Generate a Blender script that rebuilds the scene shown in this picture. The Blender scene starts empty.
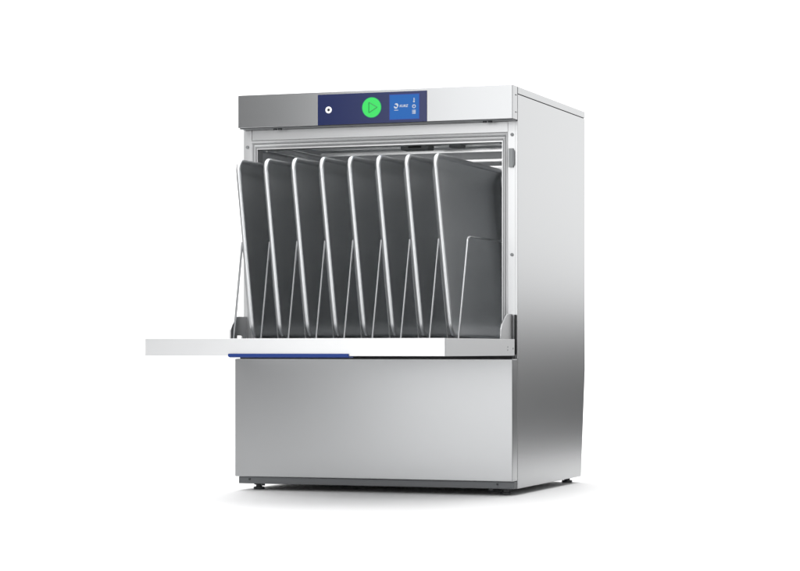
import bpy, bmesh, math, random
from mathutils import Vector, Matrix
R = math.radians
scn = bpy.context.scene
C = scn.collection

# ------------------------------------------------------------------ materials
def mat(name, base=(.5, .5, .5), metal=0.0, rough=.5, aniso=0.0, coat=0.0, emit=None, es=0.0, grain=0.0, axis='X', blotch=0.0, spec=.5):
    m = bpy.data.materials.new(name); m.use_nodes = True
    nt = m.node_tree; n = nt.nodes; l = nt.links
    p = n['Principled BSDF']
    p.inputs['Base Color'].default_value = (*base, 1)
    p.inputs['Metallic'].default_value = metal
    p.inputs['Roughness'].default_value = rough
    p.inputs['Specular IOR Level'].default_value = spec
    if coat:
        p.inputs['Coat Weight'].default_value = coat
        p.inputs['Coat Roughness'].default_value = .08
    if emit:
        p.inputs['Emission Color'].default_value = (*emit, 1)
        p.inputs['Emission Strength'].default_value = es
    if aniso:
        t = n.new('ShaderNodeTangent'); t.direction_type = 'RADIAL'; t.axis = 'Z'
        l.new(t.outputs[0], p.inputs['Tangent'])
        p.inputs['Anisotropic'].default_value = aniso
        p.inputs['Anisotropic Rotation'].default_value = .25
    if grain:
        tc = n.new('ShaderNodeTexCoord')
        mp = n.new('ShaderNodeMapping')
        mp.inputs['Scale'].default_value = {'X': (7, 7, 1100), 'Z': (900, 900, 5)}[axis]
        nz = n.new('ShaderNodeTexNoise'); nz.inputs['Scale'].default_value = 1.0; nz.inputs['Detail'].default_value = 3
        l.new(tc.outputs['Object'], mp.inputs[0]); l.new(mp.outputs[0], nz.inputs['Vector'])
        mr = n.new('ShaderNodeMapRange')
        mr.inputs['To Min'].default_value = rough - grain; mr.inputs['To Max'].default_value = rough + grain
        l.new(nz.outputs['Fac'], mr.inputs['Value']); l.new(mr.outputs[0], p.inputs['Roughness'])
        mx = n.new('ShaderNodeMapRange')
        mx.inputs['To Min'].default_value = .982; mx.inputs['To Max'].default_value = 1.015
        l.new(nz.outputs['Fac'], mx.inputs['Value'])
        vm = n.new('ShaderNodeVectorMath'); vm.operation = 'SCALE'
        vm.inputs[0].default_value = base
        l.new(mx.outputs[0], vm.inputs['Scale']); l.new(vm.outputs[0], p.inputs['Base Color'])
        bp = n.new('ShaderNodeBump'); bp.inputs['Strength'].default_value = .005; bp.inputs['Distance'].default_value = .0004
        l.new(nz.outputs['Fac'], bp.inputs['Height']); l.new(bp.outputs[0], p.inputs['Normal'])
    return m

M = dict(
    steel=mat('brushed_steel', (.37, .375, .38), 1, .24, .45, grain=.012),
    side=mat('brushed_steel_side', (.375, .38, .385), 1, .235, .65, grain=.010),
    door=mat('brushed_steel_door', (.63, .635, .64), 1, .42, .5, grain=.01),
    frame=mat('steel_frame', (.53, .535, .54), 1, .38, .3),
    kick=mat('dark_steel', (.13, .135, .14), 1, .42),
    chamber=mat('chamber_steel', (.80, .81, .82), 1, .38),
    seal=mat('grey_seal', (.46, .465, .47), 0, .4),
    seal2=mat('light_seal', (.62, .625, .63), 0, .35),
    tray=mat('tray_steel', (.76, .775, .785), .92, .38),
    rim=mat('polished_rim', (.66, .67, .68), 1, .37),
    wire=mat('wire_steel', (.42, .43, .44), 1, .30),
    black=mat('black_and_gap_shade', (.008, .008, .009), 0, .6),
    dark=mat('dark_plastic', (.03, .032, .035), 0, .4),
    grey=mat('grey_plastic', (.22, .23, .235), 0, .45),
    white=mat('white_plastic', (.75, .75, .75), 0, .35),
    glass=mat('navy_glass', (.001, .009, .075), 0, .2, spec=.42),
    rail=mat('bright_rail', (.92, .92, .92), 1, .2),
    ceil=mat('chamber_ceiling_steel', (.40, .41, .42), 1, .4),
    handle=mat('blue_handle', (.006, .030, .17), 0, .35, spec=.25),
    screen=mat('lit_screen', (.004, .02, .06), 0, .3, spec=.2, emit=(.012, .13, .47), es=.82),
    halo=mat('screen_glow_edge', (.005, .01, .06), 0, .3, spec=.2, emit=(.05, .09, .45), es=.6),
    green=mat('lit_green_button', (.01, .08, .02), 0, .35, spec=.2, emit=(.05, .78, .14), es=.88),
    greenlit=mat('green_button_glow', (.005, .03, .03), 0, .3, spec=.2, emit=(.03, .30, .20), es=.45),
    dgreen=mat('green_button_mark', (.01, .12, .03), 0, .3, emit=(.02, .26, .07), es=.6),
    icon=mat('lit_icon', (.35, .38, .42), 0, .3, spec=.2, emit=(.8, .86, .95), es=.22),
    ring=mat('white_ring', (.8, .8, .8), 0, .3, emit=(.9, .9, .92), es=.35),
)

# ------------------------------------------------------------------ helpers
def link(name, bm, m, parent=None, smooth=True, ang=35, wn=True):
    me = bpy.data.meshes.new(name)
    bmesh.ops.recalc_face_normals(bm, faces=bm.faces)
    bm.to_mesh(me); bm.free()
    me.materials.append(m)
    if smooth:
        me.polygons.foreach_set('use_smooth', [True] * len(me.polygons))
        me.set_sharp_from_angle(angle=R(ang))
    o = bpy.data.objects.new(name, me); C.objects.link(o)
    if parent: o.parent = parent
    if smooth and wn:
        md = o.modifiers.new('weighted_normal', 'WEIGHTED_NORMAL'); md.mode = 'FACE_AREA'; md.weight = 100; md.keep_sharp = True
    return o

def bx(bm, x0, x1, y0, y1, z0, z1, bev=.0012, seg=2, rot=None, piv=None):
    t = bmesh.new()
    bmesh.ops.create_cube(t, size=1)
    for v in t.verts:
        v.co = Vector(((x0+x1)/2 + v.co.x*(x1-x0), (y0+y1)/2 + v.co.y*(y1-y0), (z0+z1)/2 + v.co.z*(z1-z0)))
    if bev: bmesh.ops.bevel(t, geom=t.edges[:], offset=bev, segments=seg, profile=.5, affect='EDGES')
    if rot is not None: bmesh.ops.rotate(t, verts=t.verts, cent=piv, matrix=rot)
    merge(bm, t)

def merge(bm, t):
    me = bpy.data.meshes.new('tmp'); t.to_mesh(me); t.free(); bm.from_mesh(me); bpy.data.meshes.remove(me)

def prism(bm, prof, a0, a1, plane='X', bev=.001):
    """prof: list of 2-D points; extruded along axis 'X' (prof = y,z) or 'Y' (prof = x,z)."""
    t = bmesh.new()
    f = (lambda p, a: (a, p[0], p[1])) if plane == 'X' else (lambda p, a: (p[0], a, p[1]))
    A = [t.verts.new(f(p, a0)) for p in prof]; B = [t.verts.new(f(p, a1)) for p in prof]
    t.faces.new(A); t.faces.new(B[::-1])
    for i in range(len(prof)):
        j = (i+1) % len(prof); t.faces.new((A[i], B[i], B[j], A[j]))
    bmesh.ops.recalc_face_normals(t, faces=t.faces)
    if bev: bmesh.ops.bevel(t, geom=t.edges[:], offset=bev, segments=2, profile=.5, affect='EDGES')
    merge(bm, t)

def cyl(bm, c, r, h, axis='Z', seg=32, r2=None, bev=0):
    t = bmesh.new()
    bmesh.ops.create_cone(t, cap_ends=True, segments=seg, radius1=r, radius2=r if r2 is None else r2, depth=h)
    if bev: bmesh.ops.bevel(t, geom=[e for e in t.edges if all(len(f.verts) > 4 for f in e.link_faces) or any(len(f.verts) > 4 for f in e.link_faces)], offset=bev, segments=2, profile=.5, affect='EDGES')
    if axis == 'Y': bmesh.ops.rotate(t, verts=t.verts, cent=(0, 0, 0), matrix=Matrix.Rotation(R(90), 3, 'X'))
    if axis == 'X': bmesh.ops.rotate(t, verts=t.verts, cent=(0, 0, 0), matrix=Matrix.Rotation(R(90), 3, 'Y'))
    bmesh.ops.translate(t, verts=t.verts, vec=c)
    merge(bm, t)

def fillet(pts, r, n=6, closed=False):
    pts = [Vector(p) for p in pts]; out = []
    N = len(pts)
    for i, p in enumerate(pts):
        if not closed and i in (0, N-1): out.append(p); continue
        a = pts[i-1]; b = pts[(i+1) % N]
        u = (a-p).normalized(); w = (b-p).normalized()
        d = min(r, (a-p).length*.49, (b-p).length*.49)
        ang = u.angle(w)
        if ang > math.pi-.01: out.append(p); continue
        L = d; p0 = p+u*L; p1 = p+w*L
        rad = L*math.tan(ang/2)
        cen = p + (u+w).normalized()*(rad/math.sin(ang/2))
        v0 = p0-cen; v1 = p1-cen; th = v0.angle(v1)
        for k in range(n+1):
            s = k/n
            out.append(cen + (v0*math.sin((1-s)*th) + v1*math.sin(s*th))/math.sin(th))
    return out

def tube(bm, pts, r, seg=12, closed=False, flat=1.0):
    N = len(pts); rings = []
    prev = None
    for i, p in enumerate(pts):
        a = pts[i-1] if (i > 0 or closed) else p
        b = pts[(i+1) % N] if (i < N-1 or closed) else p
        t = (b-a).normalized()
        if prev is None:
            nrm = t.orthogonal().normalized()
            if abs(t.x) < .9: nrm = (Vector((1, 0, 0)) - t*t.x).normalized()
        else:
            nrm = (prev - t*prev.dot(t)).normalized()
        prev = nrm; bi = t.cross(nrm)
        rings.append([bm.verts.new(p + nrm*math.cos(2*math.pi*k/seg)*r*flat + bi*math.sin(2*math.pi*k/seg)*r) for k in range(seg)])
    for i in range(N if closed else N-1):
        A = rings[i]; B = rings[(i+1) % N]
        for k in range(seg):
            bm.faces.new((A[k], A[(k+1) % seg], B[(k+1) % seg], B[k]))
    if not closed:
        bm.faces.new(rings[0][::-1]); bm.faces.new(rings[-1])

def empty(name, loc, label, cat, group=None):
    o = bpy.data.objects.new(name, None); C.objects.link(o); o.location = loc; o.empty_display_size = .05
    o['label'] = label; o['category'] = cat
    if group: o['group'] = group
    return o

class G:   # small collector: G().bx(...).done(name, mat, parent)
    def __init__(s): s.bm = bmesh.new(); s.wn = True
    def bx(s, *a, **k): bx(s.bm, *a, **k); return s
    def prism(s, *a, **k): prism(s.bm, *a, **k); return s
    def cyl(s, *a, **k): cyl(s.bm, *a, **k); return s
    def tube(s, pts, r, **k): s.wn = False; tube(s.bm, [Vector(p) for p in pts], r, **k); return s
    def done(s, name, m, parent=None, label=None):
        o = link(name, s.bm, M[m] if isinstance(m, str) else m, parent, wn=s.wn)
        if label: o['label'] = label
        return o

# ------------------------------------------------------------------ setting: white paper sweep on an added dark ground
def paper(name, mm):
    bm = bmesh.new()
    prof = []
    prof += [(-4.6, 0), (0, 0), (2.6, 0)]
    for k in range(1, 17):
        a = math.pi/2*k/16; prof.append((2.6 + 1.6*math.sin(a), 1.6 - 1.6*math.cos(a)))
    prof.append((4.2, 4.2))
    rows = []
    for (y, z) in prof:
        xr = PAPER_R(y)
        rows.append((bm.verts.new((-6.0, y, z)), bm.verts.new((xr, y, z))))
    for a, b in zip(rows, rows[1:]): bm.faces.new((a[0], a[1], b[1], b[0]))
    return bm
def PAPER_R(y): return .95 - .175*y if y > 0 else .95 - .30*y  # right edge cut in close so the side steel mirrors the dark ground
mp = mat('white_paper', (.96, .96, .96), 0, .6, spec=.2)
o = link('floor', paper('floor', mp), mp, smooth=True, ang=60, wn=False); o['kind'] = 'structure'
gm = mat('dark_reflection_ground', (.04, .04, .042), 0, .7)  # unseen dark ground added so the side panel reflects dark low down
g_ = bmesh.new(); bmesh.ops.create_grid(g_, x_segments=1, y_segments=1, size=20)
bmesh.ops.translate(g_, verts=g_.verts, vec=(0, 0, -.004))
o = link('ground', g_, gm); o['kind'] = 'structure'

# ------------------------------------------------------------------ dishwasher
W = .298
dw = empty('dishwasher', (0, .25, 0), 'stainless steel undercounter dishwasher with its flap door open and blue control display', 'dishwasher')
O = Vector((0, -.25, 0))       # parts are modelled in world coordinates, so shift them back
def P(g, name, m, parent=dw, label=None):
    o = g.done(name, m, parent, label)
    if parent is dw: o.location = O
    return o

prof = [(.0195, .013), (.4985, .013), (.5317, .245), (.5317, .7962), (.0195, .7962)]
sp = P(G().prism(prof, .294, .298, 'X', bev=.0012), 'side_panel', 'side')
P(G().prism(prof, -.294, -.290, 'X', bev=.0012), 'side_panel', 'side')
pb = [(.4945, .014), (.498, .014), (.531, .2455), (.531, .796), (.527, .796), (.527, .246)]
P(G().prism(pb, -.2895, .2935, 'X', bev=.0005), 'back_panel', 'steel')
P(G().bx(-.288, .296, .02, .529, .7935, .799), 'lid_spacer', 'black')
P(G().bx(-.294, .2983, .0195, .532, .7972, .8115, bev=.0012), 'lid', 'steel')
# head (control fascia) box with lower return lip
hd = P(G().bx(-.291, .298, -.0161, .018, .7445, .8118, bev=.0012), 'fascia', 'steel')
P(G().bx(-.289, .2965, -.0125, .0175, .7425, .7443, bev=.0003), 'fascia_lip', 'kick')
for x in (-.215, -.204, .236, .247): P(G().cyl((x, .0, .7411), .0042, .0028), 'bumper', 'dark')
for z in (.7925, .7585): P(G().bx(.2981, .2986, .0035, .011, z, z+.0018, bev=0), 'slot', 'dark')
# lower front panel
P(G().bx(-.298, .298, -.0161, .0175, 0.0287, .2710, bev=.0016, seg=3), 'front_panel', 'steel')
P(G().bx(-.2965, .2965, .0, .03, .0135, .0277, bev=.001), 'kick_plate', 'kick')
P(G().bx(-.293, .2935, -.002, .0175, .2695, .2785, bev=.0005), 'gap_shade_strip', 'black')  # black strip painted in for the shade of the gap under the door
P(G().bx(-.289, .2935, .03, .49, .0145, .02, bev=.0005), 'base_plate', 'kick')
for x in (-.272, .262): P(G().cyl((x, -.0008, .0225), .0022, .0025, 'Y', seg=16), 'kick_screw', 'dark')
for x in (-.247, .245): P(G().cyl((x, .012, .0118), .004, .005, seg=20), 'drain_plug', 'dark')
# feet
for (x, y) in ((-.268, .04), (.268, .035), (-.268, .49), (.27, .485)):
    ft = P(G().cyl((x, y, .0025), .0115, .005, bev=.0012).cyl((x, y, .0085), .0065, .009).cyl((x, y, .0115), .0105, .004, bev=.001), 'foot', 'dark')

# front flanges around the opening
YF = .018
P(G().bx(-.2935, -.2752, YF, .030, .272, .7425, bev=.0008), 'front_flange', 'frame')
P(G().bx(.2785, .2938, YF-.0005, .030, .272, .7425, bev=.0003).bx(.2935, .2978, YF, .030, .272, .7425, bev=.0003), 'front_flange', 'frame')
P(G().bx(-.2749, .2782, YF, .030, .7215, .7425, bev=.0008), 'top_flange', 'frame')
for (x, z) in ((-.2845, .708), (.2872, .716), (.2868, .4777)):
    P(G().cyl((x, YF-.001, z), .0034, .003, 'Y', seg=20, bev=.0005).cyl((x, YF-.0027, z), .0014, .001, 'Y', seg=12), 'screw', 'grey')
P(G().bx(.2812, .2905, YF-.006, YF-.0008, .651, .6885, bev=.001).bx(.2905, .2925, YF-.006, YF-.0008, .6545, .685, bev=.0008), 'door_latch', 'grey')

# seal frame: profile swept (mitred) round left, top, right
def seal(prof, m, name):
    """prof list of (offset inward, y) ; outer U: x -.2752..+.2785, top .7215"""
    bm = bmesh.new(); rings = []
    for (o_, y) in prof:
        rings.append([bm.verts.new(c) for c in ((-.2752+o_, y, .285), (-.2752+o_, y, .7213-o_*1.45), (.2785-o_, y, .7213-o_*1.45), (.2785-o_, y, .285))])
    for a, b in zip(rings, rings[1:]):
        for k in range(3): bm.faces.new((a[k], a[k+1], b[k+1], b[k]))
    o = link(name, bm, M[m], dw, ang=30); o.location = O
    return o
def bead(o0, o1, y0, h, n=6):
    return [(o0 + (o1-o0)*k/n, y0 - h*math.sin(math.pi*k/n)) for k in range(n+1)]
seal([(0, .03), (0, .017)] + bead(.0003, .0040, .0165, .004) + [(.0044, .020), (.0052, .022)], 'seal2', 'seal_frame')
seal([(.0052, .0215)] + bead(.0056, .0095, .018, .0035) + [(.0098, .021), (.0108, .0225)], 'seal2', 'seal_bead')
seal([(.0108, .022), (.0110, .0190), (.0130, .0190), (.0132, .024), (.0132, .045)], 'frame', 'opening_trim')

# wash chamber: closed sheet-metal box
x0, x1, y0, y1, z0, z1 = -.2625, .2665, .044, .455, .3035, .742
P(G().bx(x0-.004, x0, .031, y1, z0, z1, bev=.0005), 'chamber_wall', 'chamber')
P(G().bx(x1, x1+.004, .031, y1, z0, z1, bev=.0005), 'chamber_wall', 'chamber')
P(G().bx(x0-.004, x1+.004, y1+.0005, y1+.005, z0, z1, bev=.0005), 'chamber_back', 'chamber')
P(G().bx(x0-.006, x1+.006, .031, y1+.005, z1+.0005, z1+.004, bev=.0005), 'chamber_ceiling', 'chamber')
P(G().bx(x0-.006, x1+.006, .02, y1+.005, z0-.006, z0-.0005, bev=.0005), 'chamber_floor', 'chamber')
# opening head (closes the gap between seal and ceiling)
P(G().bx(-.262, .265, .0305, .034, .704, .7405, bev=.0003), 'opening_lintel', 'chamber')
# guide rails inside, above the trays
def strip(x0_, x1_, y, zc, h, d=.006, tilt=4.0):
    g = G(); g.bx(x0_, x1_, y, y+d, zc-h/2, zc+h/2, bev=.0008, rot=Matrix.Rotation(R(tilt), 3, 'X'), piv=(0, y, zc)); return g
for a in ((-.240, .247, .314, .7145, .0088), (-.244, .250, .300, .7240, .0040), (.03, .250, .335, .6940, .0070), (.03, .250, .335, .6770, .0110)):
    P(strip(*a), 'guide_rail', 'rail')
for a, b, r in (((x0+.006, .05, .703), (x0+.006, .40, .703), .0035), ((x0+.004, .05, .717), (x0+.004, .40, .717), .0025),
                ((x1-.006, .05, .703), (x1-.006, .40, .703), .0035), ((x1-.004, .05, .717), (x1-.004, .40, .717), .0025)):
    P(G().tube([a, b], r, seg=16), 'guide_rail', 'rail')
# upper wash arm
arm = P(strip(-.2125, .2085, .19, .7195, .0095, d=.04, tilt=3), 'wash_arm', 'chamber')
G().bx(.004, .066, .150, .188, .7045, .7145, bev=.0025, seg=3).done('wash_nozzle', 'grey', arm)
G().bx(.105, .135, .165, .188, .708, .7145, bev=.002).done('wash_nozzle', 'grey', arm)
G().bx(.0214, .0500, .1485, .1515, .7085, .7125, bev=.0005).done('nozzle_slot', 'black', arm)
P(G().cyl((0, .21, .734), .02, .016), 'wash_arm_hub', 'grey')

# ---- door, folded down to horizontal
door = empty('door', (0, 0, 0), '', ''); del door['label']; del door['category']; door.parent = dw; door.location = O + Vector((0, 0, .2775))
DO = Vector((0, 0, -.2775))
def D(g, name, m, par=door):
    o = g.done(name, m, par)
    if par is door: o.location = DO
    return o
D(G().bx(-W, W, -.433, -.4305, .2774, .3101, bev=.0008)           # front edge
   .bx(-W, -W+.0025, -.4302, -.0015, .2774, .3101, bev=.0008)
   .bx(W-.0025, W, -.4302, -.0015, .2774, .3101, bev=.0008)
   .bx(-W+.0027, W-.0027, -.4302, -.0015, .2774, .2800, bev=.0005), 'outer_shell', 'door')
D(G().bx(-W+.003, W-.003, -.430, -.002, .2985, .3035, bev=.001), 'inner_panel', 'kick')
D(G().bx(-.126, .1136, -.4375, -.4333, .2757, .2818, bev=.0015, seg=3).bx(-.126, .1136, -.4328, -.410, .2745, .2771, bev=.001), 'handle', 'handle')
for y, z, r in ((-.048, .2945, .0014), (-.048, .2885, .0014), (-.012, .2915, .0020)):
    D(G().cyl((W+.0001, y, z), r, .0008, 'X', seg=14), 'door_screw', 'grey')
hp = [(.0155, .3005), (.0155, .3585), (.010, .3605), (-.022, .3598), (-.034, .3545), (-.0545, .3400), (-.061, .330), (-.063, .316), (-.063, .3005)]
D(G().prism(hp, .2860, .2895, 'X', bev=.0012), 'hinge_arm', 'frame')
hq = [(-.004, .3005), (-.004, .318), (-.030, .318), (-.030, .3005), (-.063, .3005), (-.063, .330), (-.0545, .3400), (-.034, .3565), (-.022, .3575), (.010, .3575), (.0155, .3575), (.0155, .3005)]
D(G().prism(hq, -.2895, -.2860, 'X', bev=.0008), 'hinge_arm', 'frame')
P(G().bx(.2918, .2968, YF-.0025, YF-.0012, .2795, .3585, bev=.0005), 'hinge_slot', 'black')

# ---- control display in the fascia
yg = -.0178
pan = P(G().bx(-.1141, .120, yg, -.0163, .7445, .8065, bev=.0006), 'control_display', 'glass')
def disc(g, x, z, r, y, h=.0006, seg=40): return g.cyl((x, y, z), r, h, 'Y', seg=seg)
def ringm(x, z, ro, ri, y, seg=40, h=.0006):
    bm = bmesh.new()
    vs = []
    for k in range(seg):
        a = 2*math.pi*k/seg; c, s = math.cos(a), math.sin(a)
        vs.append([bm.verts.new((x+r*c, yy, z+r*s)) for r, yy in ((ro, y+h), (ro, y), (ri, y), (ri, y+h))])
    for k in range(seg):
        a, b = vs[k], vs[(k+1) % seg]
        for j in range(3): bm.faces.new((a[j], a[j+1], b[j+1], b[j]))
    g = G(); g.bm.free(); g.bm = bm; return g
PR = pan
ringm(-.0901, .7749, .0068, .0030, yg-.0007).done('power_button', 'ring', PR)
disc(G(), -.0901, .7749, .0031, yg-.0003).done('button_centre', 'black', PR)
disc(G(), .0029, .7766, .0213, yg-.00005).done('button_glow_ring', 'greenlit', PR)  # emissive ring painting the button's glow onto the glass
bt = disc(G(), .0029, .7766, .0200, yg-.0002).done('start_button', 'green', PR)
def poly(bm, pts, y, h=.0004):
    A = [bm.verts.new((p[0], y, p[1])) for p in pts]; B = [bm.verts.new((p[0], y+h, p[1])) for p in pts]
    bm.faces.new(A)
    for i in range(len(pts)):
        j = (i+1) % len(pts); bm.faces.new((A[i], A[j], B[j], B[i]))
g = G(); cx_, cz_ = .0045, .7766
T = [(cx_-.0075, cz_-.0105), (cx_+.0105, cz_), (cx_-.0075, cz_+.0105)]
t3 = [Vector((p[0], yg-.0009, p[1])) for p in T]
for i in range(3): tube(g.bm, [t3[i], t3[(i+1) % 3]], .0009, seg=8)
g.done('play_mark', 'dgreen', PR)
G().bx(.0405, .1050, yg-.0003, yg+.0002, .7498, .8012, bev=0).done('screen_glow_frame', 'halo', PR)  # emissive border standing in for the screen's backlight bleed
G().bx(.0420, .1035, yg-.0006, yg-.0001, .7513, .7997, bev=0).done('screen', 'screen', PR)
yi = yg-.0011
# dish-and-steam style programme mark: two curved blades and an underline
g = G()
def blade(cx, cz, r0, r1, a0, a1, n=14):
    pts = []
    for k in range(n+1):
        a = R(a0+(a1-a0)*k/n); pts.append((cx+r0*math.cos(a), cz+r0*math.sin(a)))
    for k in range(n, -1, -1):
        a = R(a0+(a1-a0)*k/n); rr = r1 + (r0-r1)*(1-math.sin(math.pi*k/n))*.55
        pts.append((cx+rr*math.cos(a), cz+rr*math.sin(a)))
    return pts
poly(g.bm, blade(.0560, .7788, .0042, .0004, -60, 150), yi)
poly(g.bm, blade(.0548, .7762, .0040, .0004, 165, 345), yi)
poly(g.bm, [(.0515, .7685), (.0600, .7685), (.0600, .7697), (.0515, .7697)], yi)
g.done('programme_mark', 'icon', PR)
def text(body, x, z, size, name, shear=.2, m='icon'):
    cu = bpy.data.curves.new('t', 'FONT'); cu.body = body; cu.size = size; cu.shear = shear; cu.extrude = .0002; cu.offset = size*.025
    to = bpy.data.objects.new('t', cu); C.objects.link(to)
    dg = bpy.context.evaluated_depsgraph_get()
    me = bpy.data.meshes.new_from_object(to.evaluated_get(dg))
    bpy.data.objects.remove(to)
    me.materials.clear(); me.materials.append(M[m])
    me.transform(Matrix.Translation((x, yi, z)) @ Matrix.Rotation(R(90), 4, 'X'))
    o = bpy.data.objects.new(name, me); C.objects.link(o); o.parent = PR
    return o
text('KURZ', .0625, .7750, .0068, 'programme_text')
g = G()      # thermometer, clock, list
poly(g.bm, [(.0926, .7855), (.0940, .7855), (.0940, .7925), (.0926, .7925)], yi); poly(g.bm, [(.0933+.0019*math.cos(k*.628), .7853+.0019*math.sin(k*.628)) for k in range(10)], yi)
poly(g.bm, [(.0945, .7880), (.0955, .7880), (.0955, .7888), (.0945, .7888)], yi); poly(g.bm, [(.0945, .7905), (.0955, .7905), (.0955, .7913), (.0945, .7913)], yi)
g.done('temperature_icon', 'icon', PR)
g = ringm(.0933, .7757, .0038, .0024, yi, seg=28)
poly(g.bm, [(.0930, .7755), (.0936, .7755), (.0936, .7775), (.0930, .7775)], yi)
g.done('clock_icon', 'icon', PR)
g = G()
for k in range(4):
    zz = .7608+k*.0021
    poly(g.bm, [(.0915, zz), (.0970, zz), (.0970, zz+.0014), (.0915, zz+.0014)], yi)
    poly(g.bm, [(.0896, zz), (.0908, zz), (.0908, zz+.0014), (.0896, zz+.0014)], yi)
g.done('menu_icon', 'icon', PR)

# ------------------------------------------------------------------ wire rack on the open door
PITCH = .0594
rk = empty('dish_rack', (0, .1, .304), 'wire tray rack with leaning upright loops, standing on the open door between the trays', 'dish rack')
RO = Vector((0, -.1, -.304))
def K(g, name, m='wire'):
    o = g.done(name, m, rk); o.location = RO; return o
g = G()
zb = .3065
fr = fillet([(-.256, -.130, zb), (.243, -.130, zb), (.243, .34, zb), (-.256, .34, zb)], .02, closed=True)
g.tube(fr, .0025, closed=True)
for y in (-.10, .0, .1, .2, .31): g.tube([(-.255, y, zb), (.242, y, zb)], .0024)
K(g, 'base_frame')
for i in range(9):
    xb = .2200 - PITCH*(8-i)
    zt = .5085
    if i == 8:
        pts = fillet([(xb, -.120, zb), (xb+.0195, -.120, zt), (xb+.0195, .30, zt), (xb, .30, zb)], .011, n=5)
        K(G().tube(pts, .0024, seg=10), 'upright_loop')
    else:
        for y, yy in ((-.120, -.117), (.300, .297)):
            K(G().tube([(xb, y, zb), (xb+.0194, y, .505)], .0023, seg=10), 'upright')
            K(G().tube([(xb+.0190, yy, .500), (xb+PITCH-.0225, yy, zb)], .0014, seg=8), 'brace')

# ------------------------------------------------------------------ trays
TL, TH = .448, .361       # depth, height
def rrect(ins, w, rad, n=8):
    """rounded rectangle in local (y, z), inset by ins, at local x = w"""
    hy = TL/2-ins; z_0 = ins; z_1 = TH-ins; r = max(rad-ins*.6, .006); out = []
    for (cy, cz, a0) in ((hy-r, z_1-r, 0), (-hy+r, z_1-r, 90), (-hy+r, z_0+r, 180), (hy-r, z_0+r, 270)):
        for k in range(n+1):
            a = R(a0+90*k/n); out.append((w, cy+r*math.cos(a), cz+r*math.sin(a)))
    return out
def make_tray():
    t = empty('tray', (0, 0, 0), 'x', 'tray')
    bm = bmesh.new()
    rings = []
    section = [(.0046, .0002), (.0092, -.0012), (.0125, -.0040), (.0170, -.0075), (.0225, -.0115), (.0290, -.0143), (.0370, -.0157), (.0470, -.0160)]
    seq = [(i, w) for i, w in section] + [(i-.0006, w-.0014) for i, w in section[::-1]]
    for ins, w in seq: rings.append([bm.verts.new(c) for c in rrect(ins, w, .026)])
    n = len(rings[0])
    for a, b in zip(rings, rings[1:]+rings[:1]):
        if a is rings[len(section)-1]: continue
        for k in range(n): bm.faces.new((a[k], a[(k+1) % n], b[(k+1) % n], b[k]))
    bm.faces.new(rings[len(section)-1]); bm.faces.new(rings[len(section)])
    link('pan', bm, M['tray'], t, ang=50)
    g = G(); g.tube(rrect(.0046, .0, .026), .0048, closed=True, seg=16)
    g.done('rim', 'rim', t)
    return t
TILT = 5.5
names = ['steel tray leaning in the rack, leftmost of eight, sticking out past the left cabinet edge',
         'steel tray leaning in the rack, second from the left, right beside the outermost tray',
         'steel tray leaning in the rack, third from the left, wholly left of the display',
         'steel tray leaning in the rack, fourth from the left, below the display left end',
         'steel tray leaning in the rack, fifth from the left, below the white power ring',
         'steel tray leaning in the rack, third from the right, just right of the green button',
         'steel tray leaning in the rack, second from the right, below the lit screen',
         'steel tray leaning in the rack, rightmost of eight, its broad face in full view']
first = make_tray()
for i in range(8):
    if i == 0: t = first
    else:
        t = first.copy(); C.objects.link(t)
        for ch in list(first.children):
            c = ch.copy(); C.objects.link(c); c.parent = t
    t.location = (.2117 - PITCH*(7-i), -.1425+TL/2, .3118)
    t.rotation_euler = (0, R(-TILT), 0)
    t['label'] = names[i]; t['category'] = 'tray'; t['group'] = 'steel trays leaning in the rack'

# ------------------------------------------------------------------ lamps
def area(name, loc, target, sx, sy, power, col=(1, 1, 1), spread=180):
    l = bpy.data.lights.new(name, 'AREA'); l.shape = 'RECTANGLE'; l.size = sx; l.size_y = sy; l.energy = power; l.color = col; l.spread = R(spread)
    o = bpy.data.objects.new(name, l); C.objects.link(o); o.location = loc
    d = Vector(target)-Vector(loc); o.rotation_euler = d.to_track_quat('-Z', 'Y').to_euler()
    return o
area('overhead_softbox', (-.2, -.7, 3.6), (-.2, -.7, 0), 7.0, 6.0, 200)
area('floor_fill_light', (-.6, -4.6, 4.0), (-.2, -.6, 0), 3.2, 1.6, 95)  # unseen fill, added to lighten the floor shadow before the base
area('backdrop_fill_light', (-1.2, 1.6, 3.3), (-1.2, 4.0, .6), 4.5, 1.4, 130)  # added out of view to lift the paper wall to white
area('front_reflection_light', (-.65, -4.6, 1.36), (-.3, 0, .9), 2.1, 2.66, 43)  # unseen, added for the bright reflection across fascia and front panel
area('rim_fill_light', (4.2, -3.6, 1.5), (0, 0, .5), 2.4, 2.6, 50)  # unseen, added to whiten the tray rims
area('side_reflection_light', (2.15, 4.5, 1.34), (1.2, .2, 1.1), 3.0, 1.86, 23)  # unseen, added behind right for the bright upper side panel reflection

w = bpy.data.worlds.new('World'); scn.world = w; w.use_nodes = True
w.node_tree.nodes['Background'].inputs[0].default_value = (.27, .27, .272, 1)
w.node_tree.nodes['Background'].inputs[1].default_value = 1.0

# ------------------------------------------------------------------ camera
cam = bpy.data.cameras.new('camera'); co = bpy.data.objects.new('camera', cam); C.objects.link(co)
co.location = (1.594, -4.288, .2886); co.rotation_euler = (R(90), 0, R(19.72))
cam.sensor_width = 36; cam.lens = 2265/800*36; cam.shift_y = 64.5/800; cam.clip_start = .05; cam.clip_end = 200
scn.camera = co
scn.view_settings.view_transform = 'Standard'; scn.view_settings.look = 'None'; scn.view_settings.exposure = 0; scn.view_settings.gamma = 1
scn.cycles.max_bounces = 16; scn.cycles.glossy_bounces = 12; scn.cycles.diffuse_bounces = 4
